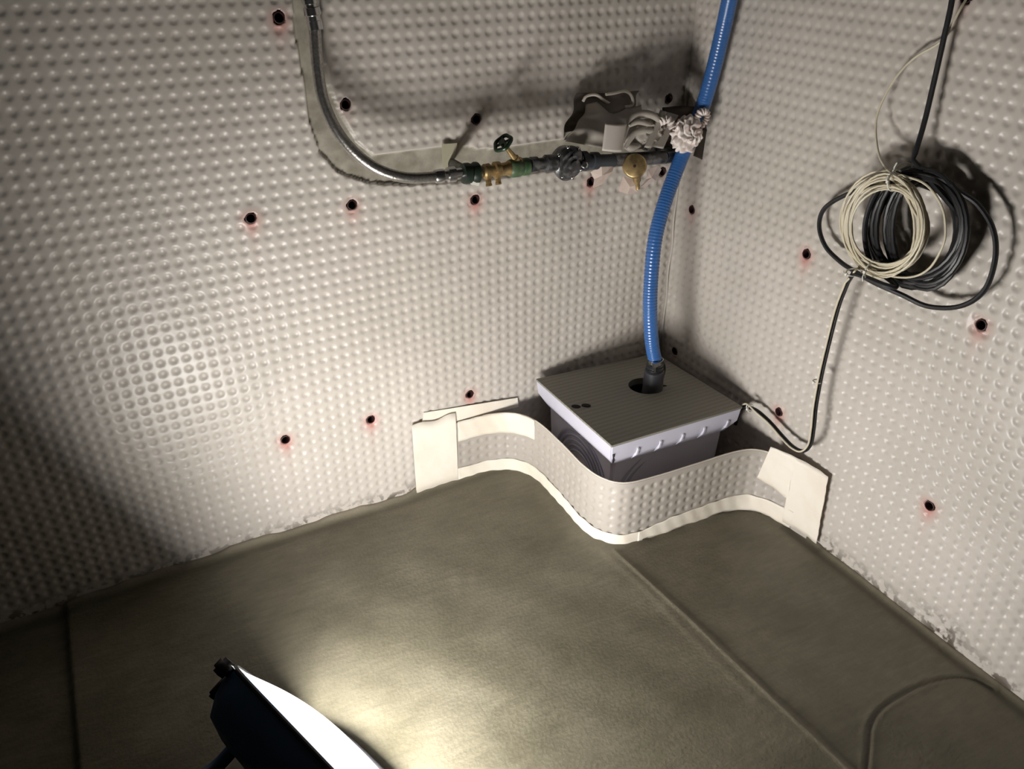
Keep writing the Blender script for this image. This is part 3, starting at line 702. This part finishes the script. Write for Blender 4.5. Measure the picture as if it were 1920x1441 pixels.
wdn = [(x-5, y+1, z-.012) for x, y, z in down[:12]]+[(1400, 757, -.047), (1390, 761, -.036), (1385, 772, -.026), (1380, 790, -.016)]
wpath = spline(rc_(wtop), 6)+spline(rc_(wl_[6:]), 1)+spline(rc_(big2), 7)+spline(rc_(wdn), 7)
MB().tube(wpath, .0022, 7).build('wire_jacket', M_WIRE, wire)
tag(wire, 'thin cream wire in a coil in front of the black cable coil', 'wire'); finish(wire)
def tie(cx, cy, xx, ru, rv, tail, label, ang=0.):
    c = rp(cx, cy, xx); m = MB(); u = Vector((0, math.cos(ang), math.sin(ang)))
    ring = [c+u*(ru*math.cos(2*math.pi*k/20))+Vector((rv*math.sin(2*math.pi*k/20), 0, 0)) for k in range(21)]
    m.tube(ring, .0017, 6, caps=False); m.box(c+Vector((-rv-.001, 0, 0)), (.004, .005, .006))
    if tail: m.tube([c+Vector((-rv-.001, 0, 0)), c+Vector((-rv-.006, tail[0]*.5, tail[1]*.5)), c+Vector((-rv-.004, tail[0], tail[1]))], .0014, 5)
    o = m.build('cable_tie', M_TIE, None); tag(o, label, 'cable tie'); return o
tie(1678, 338, -.073, .020, .020, (.0, .012), 'white tie round the top of the cream wire coil', 1.5)
tie(1694, 318, -.05, .012, .026, (-.004, .018), 'grey white tie where the black cable meets the top of its coil', 1.3)
tie(1637, 506, -.07, .020, .024, (-.003, -.018), 'white tie round the bottom of the cream wire coil', 1.5)
tie(1601, 510, -.075, .010, .022, (.006, .006), 'white tie at the lower left where both cables leave the coil', .4)
tie(1532, 715, -.055, .009, .010, None, 'small white tie on the hanging cables, halfway down')
tie(1407, 765, -.038, .010, .010, (.0, .016), 'white tie on the cables at the lid corner of the sump box', 1.4)

# ---------------------------------------------------------------- work lamp
# a boxy flood lamp on the floor, tilted up, with a bulging clear cover over its lit panel
_e, _z = math.radians(25), math.radians(18.5)
ln = Vector((math.cos(_e)*math.cos(_z), math.cos(_e)*math.sin(_z), math.sin(_e)))
lu = Vector((math.sin(_z), -math.cos(_z), 0)); lv = Vector((-math.sin(_e)*math.cos(_z), -math.sin(_e)*math.sin(_z), math.cos(_e)))
TIP = V(FL(424, 1236, .252)); LA, LB = .46, .258
LCc = TIP+lu*(LA/2)-lv*(LB/2)
lamp = empty('work_lamp', Vector((LCc.x, LCc.y, 0)))
def ol(k, n_, sx, sy, p=7):          # rounded rectangle outline, 0..1 round
    a = 2*math.pi*k/n_; c_, s_ = math.cos(a), math.sin(a)
    r = (abs(c_)**p+abs(s_)**p)**(-1/p); return (r*c_*sx, r*s_*sy)
def loft(rings, cap0=True, cap1=True, n_=64):     # rings: (distance along the normal, half length, half height)
    vs = []; fs = []
    for (t, sx, sy) in rings:
        for k in range(n_):
            x, y = ol(k, n_, sx, sy); vs.append(LCc+lu*x+lv*y+ln*t)
    for i in range(len(rings)-1):
        for k in range(n_): fs.append((i*n_+k, i*n_+(k+1) % n_, (i+1)*n_+(k+1) % n_, (i+1)*n_+k))
    if cap0: fs.append(tuple(range(n_-1, -1, -1)))
    if cap1: fs.append(tuple((len(rings)-1)*n_+k for k in range(n_)))
    return MB().add(vs, fs)
hx, hy = LA/2, LB/2
LCc += lv*.018
loft([(-.030, hx-.016, hy-.036), (-.024, hx-.014, hy-.034)]).build('lit_panel', M_LENS, lamp); LCc -= lv*.018
loft([(-.031, hx-.013, hy-.013), (-.002, hx-.006, hy-.006), (.0, hx-.002, hy-.002), (-.004, hx+.001, hy+.001), (-.03, hx+.001, hy+.001), (-.055, hx-.004, hy-.004), (-.085, hx-.018, hy-.018), (-.10, hx-.05, hy-.05)], cap0=False).build('housing', M_LAMPBLUE, lamp, auto=.5)
M_COVER = bpy.data.materials.new('glowing clear cover'); M_COVER.use_nodes = True
_n = M_COVER.node_tree; _o = _n.nodes['Material Output']; _tr = _n.nodes.new('ShaderNodeBsdfTransparent'); _e = _n.nodes.new('ShaderNodeEmission'); _g = _n.nodes.new('ShaderNodeBsdfGlossy')
_e.inputs[0].default_value = (1, .985, .96, 1); _e.inputs[1].default_value = 2.8; _g.inputs['Roughness'].default_value = .1
_a = _n.nodes.new('ShaderNodeMixShader'); _a.inputs[0].default_value = .4; _b2 = _n.nodes.new('ShaderNodeMixShader'); _b2.inputs[0].default_value = .05
_n.links.new(_tr.outputs[0], _a.inputs[1]); _n.links.new(_e.outputs[0], _a.inputs[2]); _n.links.new(_a.outputs[0], _b2.inputs[1]); _n.links.new(_g.outputs[0], _b2.inputs[2]); _n.links.new(_b2.outputs[0], _o.inputs['Surface'])
def dome(u, v):
    U, W = 2*u-1, 2*v-1; h = .040*((1-abs(U)**2.5)*(1-abs(W)**2.5))**.9
    return LCc+lu*(U*(hx-.004))+lv*(W*(hy-.004))+ln*(h-.001)
MB().grid(dome, 48, 32).build('clear_cover', M_COVER, lamp)
rim = [LCc+lu*x+lv*y+ln*.0 for x, y in (ol(k, 96, hx+.001, hy+.001) for k in range(97))]
MB().tube(rim, .0045, 8, caps=False).build('rubber_rim', M_DARK, lamp)
lipm = MB()  # lip added to shade the floor right in front of the lamp
def lipf(u, v):
    U = 2*u-1; return LCc+lu*(U*(hx-.02))-lv*(hy+.001+.006*v)+ln*(.034*v*(1-abs(U)**3))
lipm.grid(lipf, 40, 6).build('shading_lip', M_DARK, lamp, thick=.004)
for k in range(5):      # ribbed black corner guard at the far end
    p = LCc-lu*(hx+.002)+lv*(hy-.045-k*.036)-ln*.040
    MB().box(p, (.016, .026, .052), Matrix((lu, lv, ln)).transposed()).build('rubber_rib', M_DARK, lamp, bevel=.005)
MB().box(LCc-lu*(hx-.006)+lv*(hy-.004)-ln*.012, (.030, .030, .030), Matrix((lu, lv, ln)).transposed()).build('corner_bumper', M_DARK, lamp, bevel=.007)
dn = Vector((-ln.x, -ln.y, 0)).normalized()
def leg(sgn):
    p0 = LCc+lu*sgn*(hx-.03)-ln*.075-lv*.02; p1 = p0+dn*.07; p1.z = p0.z-.03; p2 = p0+dn*.13; p2.z = .06; p3 = p0+dn*.145; p3.z = .0135
    return [p0, p1, p2, p3]
pa, pb = leg(-1), leg(1); pm = (pa[3]+pb[3])/2+dn*.02; pm.z = .0135
MB().tube(spline(pa+[pm]+pb[::-1], 10), .013, 14).build('stand', M_LAMPBLUE, lamp)
tag(lamp, 'navy blue work lamp with a bright bulging cover on the floor at the lower left', 'work lamp'); finish(lamp)
